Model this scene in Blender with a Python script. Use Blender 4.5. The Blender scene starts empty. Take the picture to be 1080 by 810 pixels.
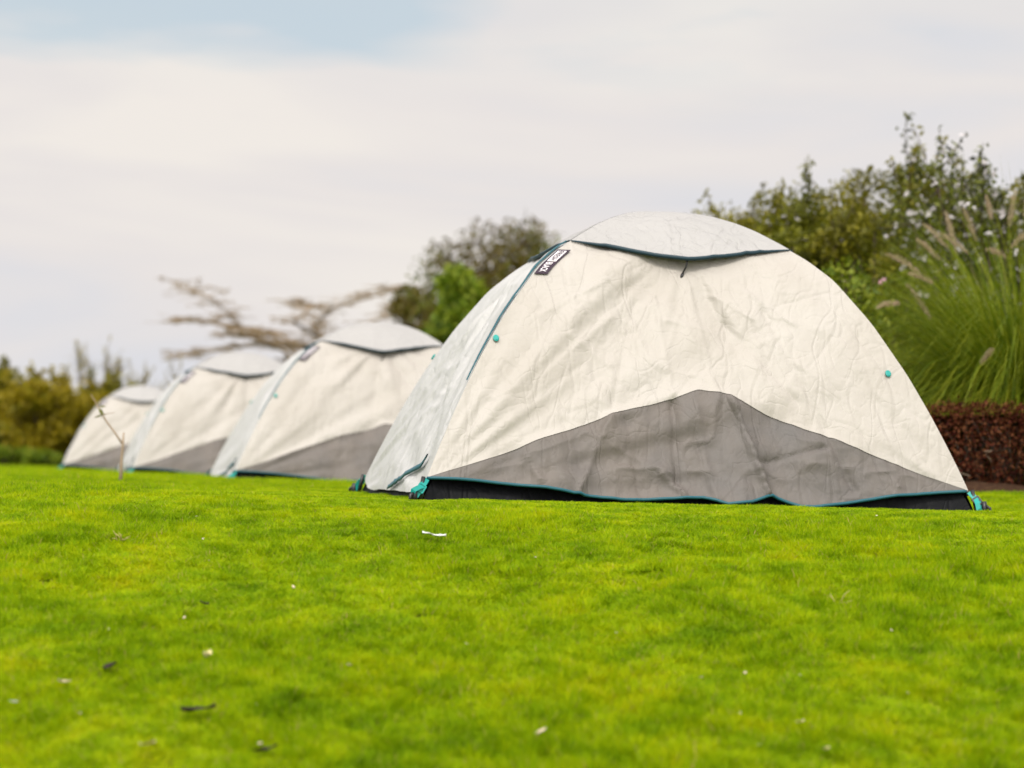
import bpy, math, random
import numpy as np
from mathutils import Matrix, Vector, Euler

scene = bpy.context.scene
COL = scene.collection
R = math.radians
rng = np.random.default_rng(7)

# ------------------------------------------------------------------ helpers
def srgb(r, g, b):
    f = lambda c: (c/255/12.92) if c/255 <= .04045 else ((c/255+.055)/1.055)**2.4
    return (f(r), f(g), f(b), 1)

def lattice(ix, iy, seed):
    h = (ix.astype(np.int64)*374761393 + iy.astype(np.int64)*668265263 + seed*1442695041) & 0xffffffff
    h = ((h ^ (h >> 13))*1274126177) & 0xffffffff
    h = h ^ (h >> 16)
    return (h & 0xffff)/65535.0

def vn(x, y, seed=0):
    """smooth 2-D value noise, 0..1"""
    x = np.asarray(x, float); y = np.asarray(y, float)
    x, y = np.broadcast_arrays(x, y)
    ix = np.floor(x); iy = np.floor(y)
    fx = x-ix; fy = y-iy
    fx = fx*fx*fx*(fx*(fx*6-15)+10); fy = fy*fy*fy*(fy*(fy*6-15)+10)
    a = lattice(ix, iy, seed); b = lattice(ix+1, iy, seed)
    c = lattice(ix, iy+1, seed); d = lattice(ix+1, iy+1, seed)
    return (a*(1-fx)+b*fx)*(1-fy) + (c*(1-fx)+d*fx)*fy

def ridge(x, y, seed=0, p=4):
    return (1-np.abs(2*vn(x, y, seed)-1))**p

def sstep(x, a, b):
    t = np.clip((np.asarray(x, float)-a)/(b-a), 0, 1)
    return t*t*(3-2*t)

def mesh_obj(name, verts, faces, mat=None, parent=None, smooth=True):
    me = bpy.data.meshes.new(name)
    if isinstance(faces, np.ndarray):
        k = faces.shape[1]; n = len(faces)
        me.vertices.add(len(verts)); me.vertices.foreach_set('co', np.asarray(verts, np.float32).ravel())
        me.loops.add(n*k); me.loops.foreach_set('vertex_index', faces.astype(np.int32).ravel())
        me.polygons.add(n)
        me.polygons.foreach_set('loop_start', np.arange(0, n*k, k, dtype=np.int32))
        me.polygons.foreach_set('loop_total', np.full(n, k, np.int32))
        me.update(calc_edges=True)
    else:
        me.from_pydata([tuple(map(float, v)) for v in verts], [], faces)
    me.validate()
    if smooth:
        me.polygons.foreach_set('use_smooth', [True]*len(me.polygons))
    if mat:
        me.materials.append(mat)
    o = bpy.data.objects.new(name, me); COL.objects.link(o)
    if parent:
        o.parent = parent
    return o

def tag(o, label=None, cat=None, group=None, kind=None):
    if label: o['label'] = label
    if cat: o['category'] = cat
    if group: o['group'] = group
    if kind: o['kind'] = kind
    return o

def thing(name, loc, label, cat, group=None, rz=0):
    e = bpy.data.objects.new(name, None); COL.objects.link(e)
    e.empty_display_size = .1
    e.location = loc; e.rotation_euler = (0, 0, rz)
    return tag(e, label, cat, group)

class MB:
    """collects tubes, strips, prisms -> one mesh"""
    def __init__(self): self.v = []; self.f = []
    def add(self, v, f):
        b = len(self.v); self.v += [tuple(p) for p in v]; self.f += [tuple(i+b for i in q) for q in f]
    def tube(self, pts, rad, n=6, caps=True):
        pts = [Vector(p) for p in pts]
        if not hasattr(rad, '__len__'): rad = [rad]*len(pts)
        vs = []; fs = []
        up = Vector((0.13, .21, 1)).normalized()
        t0 = (pts[1]-pts[0]).normalized()
        a = t0.cross(up)
        if a.length < .1: a = t0.cross(Vector((1, 0, 0)))
        a.normalize()
        for i, p in enumerate(pts):
            t = (pts[min(i+1, len(pts)-1)]-pts[max(i-1, 0)]).normalized()
            a = (a - t*a.dot(t)).normalized(); b = t.cross(a)
            for k in range(n):
                q = 2*math.pi*k/n
                vs.append(p+(a*math.cos(q)+b*math.sin(q))*rad[i])
        for i in range(len(pts)-1):
            for k in range(n):
                k2 = (k+1) % n
                fs.append((i*n+k, i*n+k2, (i+1)*n+k2, (i+1)*n+k))
        if caps:
            fs.append(tuple(range(n-1, -1, -1))); fs.append(tuple(range((len(pts)-1)*n, len(pts)*n)))
        self.add(vs, fs)
    def ribbon(self, pts, side, w, nor, th):
        """flat strap: pts, list of side vectors, width, normals, thickness"""
        vs = []; fs = []
        for p, s, nn in zip(pts, side, nor):
            p = Vector(p); s = Vector(s); nn = Vector(nn)
            for a, b in ((-1, -1), (1, -1), (1, 1), (-1, 1)):
                vs.append(p+s*(a*w/2)+nn*(b*th/2))
        m = len(pts)
        for i in range(m-1):
            for k in range(4):
                k2 = (k+1) % 4
                fs.append((i*4+k, i*4+k2, i*4+4+k2, i*4+4+k))
        fs.append((3, 2, 1, 0)); fs.append(tuple((m-1)*4+k for k in range(4)))
        self.add(vs, fs)
    def box(self, c, sx, sy, sz, rot=None):
        c = Vector(c); m = rot or Matrix.Identity(3)
        vs = [c+m @ Vector((x*sx/2, y*sy/2, z*sz/2)) for x in (-1, 1) for y in (-1, 1) for z in (-1, 1)]
        self.add(vs, [(0, 1, 3, 2), (4, 6, 7, 5), (0, 4, 5, 1), (2, 3, 7, 6), (0, 2, 6, 4), (1, 5, 7, 3)])
    def build(self, name, mat, parent=None, smooth=True):
        return mesh_obj(name, self.v, self.f, mat, parent, smooth)

# ------------------------------------------------------------------ materials
def newmat(name):
    m = bpy.data.materials.new(name); m.use_nodes = True
    nt = m.node_tree; nt.nodes.clear()
    out = nt.nodes.new('ShaderNodeOutputMaterial')
    return m, nt, out

def principled(nt, col=(.5, .5, .5, 1), rough=.6, spec=.3):
    b = nt.nodes.new('ShaderNodeBsdfPrincipled')
    b.inputs['Base Color'].default_value = col
    b.inputs['Roughness'].default_value = rough
    b.inputs['Specular IOR Level'].default_value = spec
    return b

def noise(nt, vec, scale, detail=3, rough=.5, dist=0):
    n = nt.nodes.new('ShaderNodeTexNoise')
    n.inputs['Scale'].default_value = scale; n.inputs['Detail'].default_value = detail
    n.inputs['Roughness'].default_value = rough; n.inputs['Distortion'].default_value = dist
    if vec is not None: nt.links.new(vec, n.inputs['Vector'])
    return n

def math_(nt, op, a, b=None, clamp=False):
    n = nt.nodes.new('ShaderNodeMath'); n.operation = op; n.use_clamp = clamp
    for i, x in enumerate((a, b)):
        if x is None: continue
        if isinstance(x, (int, float)): n.inputs[i].default_value = x
        else: nt.links.new(x, n.inputs[i])
    return n.outputs[0]

def mixc(nt, fac, a, b, mode='MIX'):
    n = nt.nodes.new('ShaderNodeMix'); n.data_type = 'RGBA'; n.blend_type = mode
    for s, x in ((0, fac), (6, a), (7, b)):
        if isinstance(x, (int, float)): n.inputs[s].default_value = x
        elif isinstance(x, tuple): n.inputs[s].default_value = x
        else: nt.links.new(x, n.inputs[s])
    return n.outputs[2]

def ramp(nt, fac, stops):
    n = nt.nodes.new('ShaderNodeValToRGB')
    e = n.color_ramp.elements
    while len(e) < len(stops): e.new(.5)
    for k, (p, c) in enumerate(stops): e[k].position = p; e[k].color = c
    nt.links.new(fac, n.inputs[0])
    return n.outputs[0]

def maprange(nt, v, a, b, c=0, d=1):
    n = nt.nodes.new('ShaderNodeMapRange')
    n.inputs[1].default_value = a; n.inputs[2].default_value = b
    n.inputs[3].default_value = c; n.inputs[4].default_value = d
    nt.links.new(v, n.inputs[0]); return n.outputs[0]

def plain(name, col, rough=.6, spec=.3, vary=.12, scale=30):
    m, nt, out = newmat(name)
    b = principled(nt, col, rough, spec)
    tc = nt.nodes.new('ShaderNodeTexCoord')
    n = noise(nt, tc.outputs['Object'], scale, 4)
    dark = tuple(c*(1-vary) for c in col[:3])+(1,); lite = tuple(min(1, c*(1+vary)) for c in col[:3])+(1,)
    nt.links.new(mixc(nt, n.outputs[0], dark, lite), b.inputs['Base Color'])
    nt.links.new(b.outputs[0], out.inputs[0])
    return m

def fabric(name, col, crease=.5, rough=.55, spec=.35, stain=None):
    m, nt, out = newmat(name)
    b = principled(nt, col, rough, spec)
    tc = nt.nodes.new('ShaderNodeTexCoord'); v = tc.outputs['Object']
    def fold(rot, scl, sc, width, dist=.5, detail=1.5):
        mp = nt.nodes.new('ShaderNodeMapping'); mp.inputs['Rotation'].default_value = rot; mp.inputs['Scale'].default_value = scl
        nt.links.new(v, mp.inputs['Vector'])
        n = noise(nt, mp.outputs[0], sc, detail, .5, dist)
        return math_(nt, 'MULTIPLY', math_(nt, 'MINIMUM', math_(nt, 'ABSOLUTE', math_(nt, 'SUBTRACT', n.outputs[0], .5)), width), 1/width)
    h = None
    for rot, scl, sc, wd, am in (((0, .55, 0), (1, 1, .28), 4.2, .03, .34), ((0, -.6, .4), (1, 1, .25), 3.8, .025, .34), ((0, .1, .2), (1, 1, .22), 5, .025, .22),
                                 ((.2, 1.3, 0), (1, 1, .35), 5, .03, .20), ((0, 0, 0), (1, 1, 1), 11, .05, .13), ((.7, .3, 0), (1, 1, .6), 26, .10, .07)):
        f = math_(nt, 'MULTIPLY', fold(rot, scl, sc, wd), am)
        h = f if h is None else math_(nt, 'ADD', h, f)
    n1 = noise(nt, v, 4, 4, .6, .8); h = math_(nt, 'ADD', h, math_(nt, 'MULTIPLY', n1.outputs[0], .9))
    bp = nt.nodes.new('ShaderNodeBump'); bp.inputs['Strength'].default_value = crease
    bp.inputs['Distance'].default_value = .016
    nt.links.new(h, bp.inputs['Height']); nt.links.new(bp.outputs[0], b.inputs['Normal'])
    nb = noise(nt, v, 2.2, 4, .6)
    c2 = stain or tuple(c*.88 for c in col[:3])+(1,)
    nt.links.new(mixc(nt, maprange(nt, nb.outputs[0], .38, .72), col, c2), b.inputs['Base Color'])
    nt.links.new(b.outputs[0], out.inputs[0])
    return m

def leafmat(name, cols, trans=.35, rough=.5, spec=.3, posnoise=0):
    """per-leaf colour picked from cols, partly translucent"""
    m, nt, out = newmat(name)
    b = principled(nt, cols[0], rough, spec)
    g = nt.nodes.new('ShaderNodeNewGeometry')
    stops = [(k/(len(cols)), c) for k, c in enumerate(cols)]
    fac = g.outputs['Random Per Island']
    if posnoise:
        n = noise(nt, g.outputs['Position'], posnoise, 3)
        fac = math_(nt, 'ADD', math_(nt, 'MULTIPLY', fac, .45), math_(nt, 'MULTIPLY', maprange(nt, n.outputs[0], .3, .7), .55))
    c = ramp(nt, fac, stops)
    nt.links.new(c, b.inputs['Base Color'])
    t = nt.nodes.new('ShaderNodeBsdfTranslucent'); nt.links.new(c, t.inputs[0])
    mx = nt.nodes.new('ShaderNodeMixShader'); mx.inputs[0].default_value = trans
    nt.links.new(b.outputs[0], mx.inputs[1]); nt.links.new(t.outputs[0], mx.inputs[2])
    nt.links.new(mx.outputs[0], out.inputs[0])
    return m

def grassmat():
    m, nt, out = newmat('lawn_grass')
    b = principled(nt, (.1, .2, .02, 1), .6, .10)
    g = nt.nodes.new('ShaderNodeNewGeometry'); p = g.outputs['Position']
    n1 = noise(nt, p, 1.3, 4, .6)
    n2 = noise(nt, p, 6, 3, .6)
    k = math_(nt, 'ADD', math_(nt, 'MULTIPLY', maprange(nt, n1.outputs[0], .3, .7), .36), math_(nt, 'MULTIPLY', maprange(nt, n2.outputs[0], .33, .67), .40))
    k = math_(nt, 'ADD', k, math_(nt, 'MULTIPLY', g.outputs['Random Per Island'], .45))
    k = math_(nt, 'SUBTRACT', k, .09)
    c = ramp(nt, k, [(0, G0), (.45, G1), (.8, G2), (1, G3)])
    straw = math_(nt, 'GREATER_THAN', g.outputs['Random Per Island'], .975)
    c = mixc(nt, straw, c, (.42, .32, .09, 1))
    nt.links.new(c, b.inputs['Base Color'])
    t = nt.nodes.new('ShaderNodeBsdfTranslucent'); nt.links.new(c, t.inputs[0])
    mx = nt.nodes.new('ShaderNodeMixShader'); mx.inputs[0].default_value = .38
    nt.links.new(b.outputs[0], mx.inputs[1]); nt.links.new(t.outputs[0], mx.inputs[2])
    nt.links.new(mx.outputs[0], out.inputs[0])
    return m
G0 = (.055, .15, .001, 1); G1 = (.245, .385, .001, 1); G2 = (.42, .50, .001, 1); G3 = (.48, .46, .003, 1)

M = {}
M['cream'] = fabric('cream_flysheet', (.395, .372, .337, 1), .42, .5, .3, (.362, .336, .298, 1))
M['cap'] = fabric('pale_cap_fabric', (.342, .336, .325, 1), .6, .5, .3, (.315, .31, .302, 1))
M['door'] = fabric('pale_door_fabric', (.47, .468, .458, 1), .34, .5, .3, (.455, .452, .442, 1))
M['grey'] = fabric('grey_panel_fabric', (.138, .121, .107, 1), .42, .55, .25, (.100, .095, .092, 1))
M['black'] = fabric('black_inner_fabric', (.004, .0045, .006, 1), .4, .55, .12)
M['piping'] = plain('dark_teal_piping', (.008, .085, .11, 1), .5, .4)
M['pipedark'] = plain('navy_piping', (.005, .028, .042, 1), .55, .4)
M['teal'] = plain('turquoise_webbing', (.007, .27, .24, 1), .5, .4)
M['plastic'] = plain('black_plastic', (.012, .012, .014, 1), .4, .5)
M['white_ink'] = plain('white_label_print', (.78, .74, .76, 1), .6)
M['dark_ink'] = plain('dark_label_print', (.03, .016, .03, 1), .6)
M['steel'] = plain('peg_steel', (.3, .3, .3, 1), .35, .6)
M['bark'] = plain('grey_brown_bark', (.075, .055, .04, 1), .85, .2, .4, 12)
M['tanbark'] = plain('tan_bark', (.27, .20, .125, 1), .85, .2, .3, 9)
M['stick'] = plain('pale_stick_bark', (.30, .23, .16, 1), .8, .2, .35, 40)

# ------------------------------------------------------------------ terrain
CAMH = .109
TENTS = [  # x, y, rot, apex shift
    (.575, 9.147, .183, .075), (-1.144, 16.324, .227, .095), (-2.761, 21.046, .251, .01), (-5.447, 30.667, .218, .0)]
HA, HB, HT = 1.123, 1.034, 1.27

def bed_edge(x):           # front edge (y) of the planting bed on the right
    return 11.2 - .10*(x-2.4) + .06*np.sin(x*2.1)

def hf(x, y):
    x = np.asarray(x, float); y = np.asarray(y, float)
    z = -.545*(np.clip((7.9-y), 0, 4.2)/3.3)**1.6
    z = z + .062*sstep(y, 8.8, 11.4)*sstep(x, 1.2, 2.6)*(1-sstep(y, 40, 80))
    near = 1-sstep(y, 6.6, 7.6)
    amp = .35+.65*near
    z = z + amp*(.022*(vn(x*1.7, y*1.5, 3)-.5) + .038*near*(vn(x*3.6, y*3.2, 5)-.5) + .012*near*(vn(x*7.5, y*7, 6)-.5))
    return z

def lawn():
    xs = np.concatenate([-np.geomspace(400, 8, 26), np.arange(-7.7, 7.71, .11), np.geomspace(8, 400, 26)])
    ys = np.concatenate([np.arange(-12, 2, .6), np.arange(2, 13, .11), np.geomspace(13, 900, 70)])
    X, Y = np.meshgrid(xs, ys, indexing='ij')
    Z = hf(X, Y)-.012
    v = np.stack([X, Y, Z], -1).reshape(-1, 3)
    n, m = len(xs), len(ys)
    i, j = np.meshgrid(np.arange(n-1), np.arange(m-1), indexing='ij')
    a = (i*m+j).ravel()
    f = np.stack([a, a+m, a+m+1, a+1], -1)
    mt, nt, out = newmat('lawn_soil')
    b = principled(nt, (.05, .06, .012, 1), .9, .1)
    g = nt.nodes.new('ShaderNodeNewGeometry')
    n1 = noise(nt, g.outputs['Position'], 3, 5, .65)
    nt.links.new(ramp(nt, n1.outputs[0], [(.3, (.10, .15, .008, 1)), (.6, (.16, .2, .012, 1)), (.8, (.16, .14, .03, 1))]), b.inputs['Base Color'])
    nt.links.new(b.outputs[0], out.inputs[0])
    tag(mesh_obj('lawn', v, f, mt), kind='structure')
lawn()

# ------------------------------------------------------------------ camera
cam = bpy.data.cameras.new('camera'); camo = bpy.data.objects.new('camera', cam); COL.objects.link(camo)
FPX = 2201.45
PITCH, ROLL = R(2.4729), R(1.4273)
cam.sensor_width = 36; cam.sensor_fit = 'HORIZONTAL'; cam.lens = FPX/1080*36
cam.clip_start = .05; cam.clip_end = 3000
CM = Matrix.Rotation(math.pi/2+PITCH, 3, 'X') @ Matrix.Rotation(ROLL, 3, 'Z')
camo.matrix_world = Matrix.Translation((0, 0, CAMH)) @ CM.to_4x4()
cam.dof.use_dof = True; cam.dof.focus_distance = 7.6; cam.dof.aperture_fstop = 2.3; cam.dof.aperture_blades = 0
scene.camera = camo

def ray(px, py):
    return CM @ Vector(((px-540)/FPX, -(py-405)/FPX, -1))
def at(px, py, Y):
    """world point on the photo ray at depth Y"""
    d = ray(px, py); t = Y/d.y
    return Vector((d.x*t, Y, CAMH+d.z*t))
def on_ground(px, py):
    d = ray(px, py); y = 2.2
    while y < 60:
        t = y/d.y
        if CAMH+d.z*t < float(hf(d.x*t, y)): break
        y += .01
    return Vector((d.x*y/d.y, y, float(hf(d.x*y/d.y, y))))

# ------------------------------------------------------------------ tents
Rt = np.array([0, .10, .17, .245, .31, .39, .48, .5625, .68, .79, .863, .92, .956, .985, 1.0])
Zt = np.array([1.0, .993, .977, .950, .920, .873, .815, .747, .604, .435, .302, .187, .110, .043, 0.0])
def zeta(r): return np.interp(r, Rt, Zt)
# smooth the profile table
_r = np.linspace(0, 1, 401); _z = np.interp(_r, Rt, Zt)
_k = np.hanning(31); _k /= _k.sum()
_zp = np.concatenate([_z[30:0:-1], _z, 2*_z[-1]-_z[-2:-32:-1]])
_z = np.convolve(_zp, _k, 'same')[30:-30]; _z = (_z-_z[-1])/(_z[0]-_z[-1])
def zeta(r): return np.interp(r, _r, _z)
def rad(z): return np.interp(-np.asarray(z), -_z, _r)

GS = np.array([0, .09, .176, .323, .448, .50, .571, .634, .715, .772, .92, 1.0])
GZ = np.array([.088, .165, .25, .371, .44, .474, .457, .40, .33, .294, .16, .088])
HS = np.array([0, .09, .177, .265, .353, .465, .50, .54, .58, .623, .676, .70, .755, .832, .935, 1.0])
HZ = np.array([.084, .080, .066, .042, .026, .034, .038, .008, .016, .052, .012, .010, .026, .054, .078, .084])

def px2face(px, py):
    yl = 503+17*(px-443)/570
    return (px-733)/265., .084+(yl-py)/268.
CREASE_GREY = [((637, 435), (600, 518), .011, .012), ((705, 416), (707, 506), -.013, .012), ((725, 410), (745, 525), .006, .012),
               ((768, 420), (802, 520), .016, .016), ((873, 460), (897, 516), -.009, .012), ((640, 470), (700, 498), .006, .009),
               ((798, 487), (870, 472), -.006, .010), ((690, 498), (712, 520), .012, .012), ((545, 478), (560, 506), .006, .012),
               ((930, 487), (945, 515), .006, .01), ((655, 440), (668, 520), -.006, .02)]
CREASE_CREAM = [((694, 300), (705, 412), .005, .007), ((672, 310), (637, 432), -.006, .008), ((815, 320), (873, 458), -.006, .009),
                ((846, 380), (955, 470), .004, .008), ((735, 290), (752, 405), .005, .009), ((596, 350), (640, 380), .005, .008),
                ((757, 300), (800, 330), .005, .007), ((800, 300), (845, 335), .005, .007), ((560, 330), (640, 290), .005, .008),
                ((770, 330), (840, 420), -.010, .03), ((900, 330), (985, 470), .006, .010), ((500, 450), (640, 330), .006, .02),
                ((480, 470), (610, 380), -.005, .018), ((705, 330), (760, 345), .004, .008)]
def crease(X, Z, segs):
    w = np.zeros_like(X)
    for a, b, amp, wd in segs:
        ax, az = px2face(*a); bx, bz = px2face(*b)
        dx, dz = bx-ax, bz-az; L2 = dx*dx+dz*dz
        t = ((X-ax)*dx+(Z-az)*dz)/L2; tc = np.clip(t, 0, 1)
        off = .012*(vn(X*9, Z*9, 77)-.5)
        d = np.hypot(X-ax-tc*dx, Z-az-tc*dz)+off
        w += amp*np.exp(-np.abs(d)/wd)*(.45+.55*vn(t*5, t*0, 9))
    return w

class Face:
    def __init__(self, P, Q, apex, seed, kind, own):
        self.P = np.array(P); self.Q = np.array(Q); self.ap = np.array(apex); self.seed = seed; self.kind = kind; self.own = own
        e = self.Q-self.P; e = e/np.linalg.norm(e); self.e = e
        self.out = np.array([e[1], -e[0]])
    def wr(self, r, s):
        """displacement along the outward normal"""
        z = zeta(r)*HT
        W = np.linalg.norm(self.Q-self.P)*r
        X = (s-.5)*W; Z = z; sd = self.seed
        edge = np.clip(4*s*(1-s), 0, 1)
        top = sstep(1-r, 0.0, .12)
        fan = np.arctan2(X, 1.10-Z); fr = np.hypot(X, 1.10-Z)
        w = .050*(vn(fan*6, fr*.7, sd)-.5)*sstep(fr, .05, .35)*np.exp(-fr/1.2)
        fa = np.arctan2(Z, X+1.15); ra = np.hypot(X+1.15, Z)
        fb = np.arctan2(Z, 1.15-X); rb = np.hypot(X-1.15, Z)
        w += .062*(vn(fa*13, ra*.8, sd+1)-.5)*sstep(ra, .1, .5)*np.exp(-ra/1.3)
        w += .046*(vn(fb*11, rb*.8, sd+2)-.5)*sstep(rb, .1, .5)*np.exp(-rb/1.2)
        wx = X+.06*vn(X*4, Z*4, sd+8); wz = Z+.06*vn(X*4+9, Z*4, sd+9)
        k = 1.0 if self.kind != 'door' else 1.2
        w += k*(.006*(ridge(wx*4.5+wz*2, wz*4-wx, sd+3, 5)-.2) + .0032*(ridge(wx*11-wz*4, wz*8+wx*3, sd+4, 4)-.2))
        if self.kind == 'door':
            m = np.exp(-((s-.5)/.33)**2-((Z-.42)/.25)**2)
            w += m*(.006*(ridge(wx*9, wz*9, sd+6, 3)-.3)+.004*(vn(wx*11, wz*14, sd+7)-.5)+.004*(ridge(wx*19, wz*17, sd+16, 3)-.3))
        if self.own:
            w += 2.3*crease(X, Z, CREASE_CREAM)
            w += 3.4*crease(X, Z, CREASE_GREY)*(1-sstep(Z-np.interp(s, GS, GZ), -.06, .015))
        gz = np.interp(s, GS, GZ)
        if self.kind == 'side':
            gl = 1-sstep(Z-gz, -.02, .03)
            w += gl*(.050*(vn(X*6.5, Z*1.6, sd+5)-.5)+.010*(ridge(wx*8, wz*8, sd+11, 3)-.3))
        w = w - .018*edge*sstep(r, .3, .7)*(1-.6*sstep(r, .8, 1))
        # bottom flutter
        w += .03*(vn(X*4.2, 0*X, sd+12)-.5)*sstep(r, .93, 1.)*edge
        return w*np.sqrt(edge)*(.06+.94*sstep(r, .33, .58))
    def base(self, r, s):
        c = self.ap*(1-r)[..., None]
        h = self.P*(1-s)[..., None]+self.Q*s[..., None]
        p = c+h*r[..., None]
        return np.concatenate([p, (zeta(r)*HT)[..., None]], -1)
    def normal(self, r, s):
        d = .004
        a = self.base(np.clip(r+d, 0, 1), s)-self.base(np.clip(r-d, 0, 1), s)
        b = self.base(r, s+d)-self.base(r, s-d)+1e-9
        n = np.cross(b, a); n = n/(np.linalg.norm(n, axis=-1, keepdims=True)+1e-12)
        o = self.out
        flip = np.sign(n[..., 0]*o[0]+n[..., 1]*o[1]+n[..., 2]*.6+1e-9)
        return n*flip[..., None]
    def at(self, r, s, off=0.):
        r = np.asarray(r, float); s = np.asarray(s, float); r, s = np.broadcast_arrays(r, s)
        n = self.normal(r, s)
        return self.base(r, s)+n*(self.wr(r, s)+off)[..., None]

def gridfaces(n, m, base=0):
    i, j = np.meshgrid(np.arange(n-1), np.arange(m-1), indexing='ij')
    a = (i*m+j).ravel()+base
    return np.stack([a, a+m, a+m+1, a+1], -1)

def text_tris(txt):
    cu = bpy.data.curves.new('letters', 'FONT'); cu.body = txt; cu.resolution_u = 2; cu.offset = .012; cu.align_x = 'CENTER'; cu.align_y = 'CENTER'
    o = bpy.data.objects.new('letters', cu); COL.objects.link(o)
    dg = bpy.context.evaluated_depsgraph_get(); dg.update()
    me = o.evaluated_get(dg).to_mesh()
    v = np.array([list(q.co) for q in me.vertices]); f = [tuple(p.vertices) for p in me.polygons]
    o.evaluated_get(dg).to_mesh_clear()
    bpy.data.objects.remove(o); bpy.data.curves.remove(cu)
    v[:, 0] -= (v[:, 0].max()+v[:, 0].min())/2; v[:, 1] -= (v[:, 1].max()+v[:, 1].min())/2
    v[:, 0] /= np.ptp(v[:, 0]); v[:, 1] /= np.ptp(v[:, 1])
    return v, f
TXT = {t: text_tris(t) for t in ('FRESH', 'BLACK')}

def make_tent(idx, label):
    x, y, rot, apx = TENTS[idx]
    fine = idx == 0
    sd = 100*idx+17
    gz0 = float(hf(x, y))
    t = thing('dome_tent', (x, y, gz0), label, 'tent', 'cream dome tents pitched in a row', rot)
    A, B, C, D = (-HA, -HB), (HA, -HB), (HA, HB), (-HA, HB)
    ap = (apx, 0)
    front = Face(A, B, ap, sd, 'side', fine); right = Face(B, C, ap, sd+20, 'door', False)
    back = Face(C, D, ap, sd+40, 'side', False); left = Face(D, A, ap, sd+60, 'door', False)
    ns = 190 if fine else 90; nr = 150 if fine else 70
    s = np.linspace(0, 1, ns)
    # --- cream flysheet: upper part of the long sides
    V = []; F = []; nb = 0
    for fc in (front, back):
        rb = rad(np.interp(s, GS, GZ)/HT)
        rb = rad((np.interp(s, GS, GZ)-.009*np.clip(8*s*(1-s), 0, 1))/HT)
        q = np.linspace(0, 1, nr)[:, None]
        rr = .31*(1-q)+q*rb[None, :]
        p = fc.at(rr, np.broadcast_to(s, rr.shape)); V.append(p.reshape(-1, 3)); F.append(gridfaces(nr, ns, nb)); nb += nr*ns
    mesh_obj('flysheet', np.concatenate(V), np.concatenate(F), M['cream'], t)
    # --- door panels
    def hemz(fc):
        if fc.kind == 'side': return np.interp(s, HS, HZ)
        return .03+.045*(np.abs(2*s-1)**6)+.012*(vn(s*5, s*0, fc.seed)-.5)
    for fc in (left, right):
        n2 = 110 if fine else 60
        s2 = np.linspace(0, 1, n2)
        hz = .028+.045*(np.abs(2*s2-1)**8)+.012*(vn(s2*5, s2*0, fc.seed)-.5)
        q = np.linspace(0, 1, nr)[:, None]; rr = .31*(1-q)+q*rad(hz/HT)[None, :]
        p = fc.at(rr, np.broadcast_to(s2, rr.shape))
        mesh_obj('door_panel', p.reshape(-1, 3), gridfaces(nr, n2), M['door'], t)
    # --- grey lower panels
    for fc in (front, back):
        m = 60 if fine else 26
        r0 = rad(np.interp(s, GS, GZ)/HT); r1 = rad(np.interp(s, HS, HZ)/HT)
        q = np.linspace(0, 1, m)[:, None]; rr = r0[None, :]*(1-q)+r1[None, :]*q
        p = fc.at(rr, np.broadcast_to(s, rr.shape), 0.)-np.array([fc.out[0], fc.out[1], 0])*.004*(1-q)[..., None]*np.clip(8*s*(1-s), 0, 1)[None, :, None]
        mesh_obj('grey_panel', p.reshape(-1, 3), gridfaces(m, ns), M['grey'], t)
        mb = MB(); pts = fc.at(r1, s, .003); mb.tube(pts[::2 if fine else 3], .0065, 6)
        mb.build('hem_piping', M['piping'], t)
    # --- inner tent with floor
    V = []; F = []; nb = 0
    n3 = 70
    for fc in (front, right, back, left):
        s3 = np.linspace(0, 1, n3); zz = np.linspace(.36, 0.0, 22)
        inset = .955 if fc.kind == 'side' else .97
        rr = rad(zz/HT)*inset
        rr = rr+(1-zz/.36)**3*(1.0-rr)*.7
        RR, SS = np.meshgrid(rr, s3, indexing='ij')
        RR = RR*(1-(.045 if fc.kind == 'side' else .02)*np.clip(4*SS*(1-SS), 0, 1)**.5)
        b = fc.base(RR, SS); b[..., 2] = np.broadcast_to(zz[:, None], RR.shape)
        nn = fc.normal(RR, SS)
        W = .02*(vn(SS*9+3*zz[:, None], zz[:, None]*12+0*SS, fc.seed+3)-.5)*np.clip(4*SS*(1-SS), 0, 1)
        p = b+nn*W[..., None]
        V.append(p.reshape(-1, 3)); F.append(gridfaces(22, n3, nb)); nb += 22*n3
    mesh_obj('inner_tent', np.concatenate(V), np.concatenate(F), M['black'], t)
    # --- vent cap
    V = []; F = []; nb = 0; pipes = []
    n4 = 81; m4 = 40; s4 = np.linspace(0, 1, n4)
    def capcurve(fc):
        lift = np.clip(1-np.sqrt((2*s4-1)**2+.0015), 0, 1)**1.2
        dr = .077 if fc.kind == 'side' else .03
        zh = .852-dr*lift+.008*(vn(s4*6, s4*0, fc.seed)-.5)
        rr = np.interp(-zh, -_z, _r)
        return lift, rr
    for fc in (front, right, back, left):
        lift, rh = capcurve(fc)
        q = np.linspace(0.02, 1, m4)[:, None]
        RR = q*rh[None, :]; SS = np.broadcast_to(s4, RR.shape)
        n = fc.normal(RR, SS)
        wob = .006*(vn(SS*7, q*3+0*SS, fc.seed+2)-.5)*q + .006*(ridge(SS*9+q*2, q*5+SS*2, fc.seed+5, 4)-.2)*q
        off = .004+q**1.5*lift[None, :]*(.038 if fc.kind == 'side' else .008)+wob*np.clip(6*SS*(1-SS), 0, 1)
        p = fc.base(RR, SS)+n*off[..., None]
        V.append(p.reshape(-1, 3)); F.append(gridfaces(m4, n4, nb)); nb += m4*n4
        pipes.append((fc, p[-1]))
    cap = mesh_obj('vent_cap', np.concatenate(V), np.concatenate(F), M['cap'], t)
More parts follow.
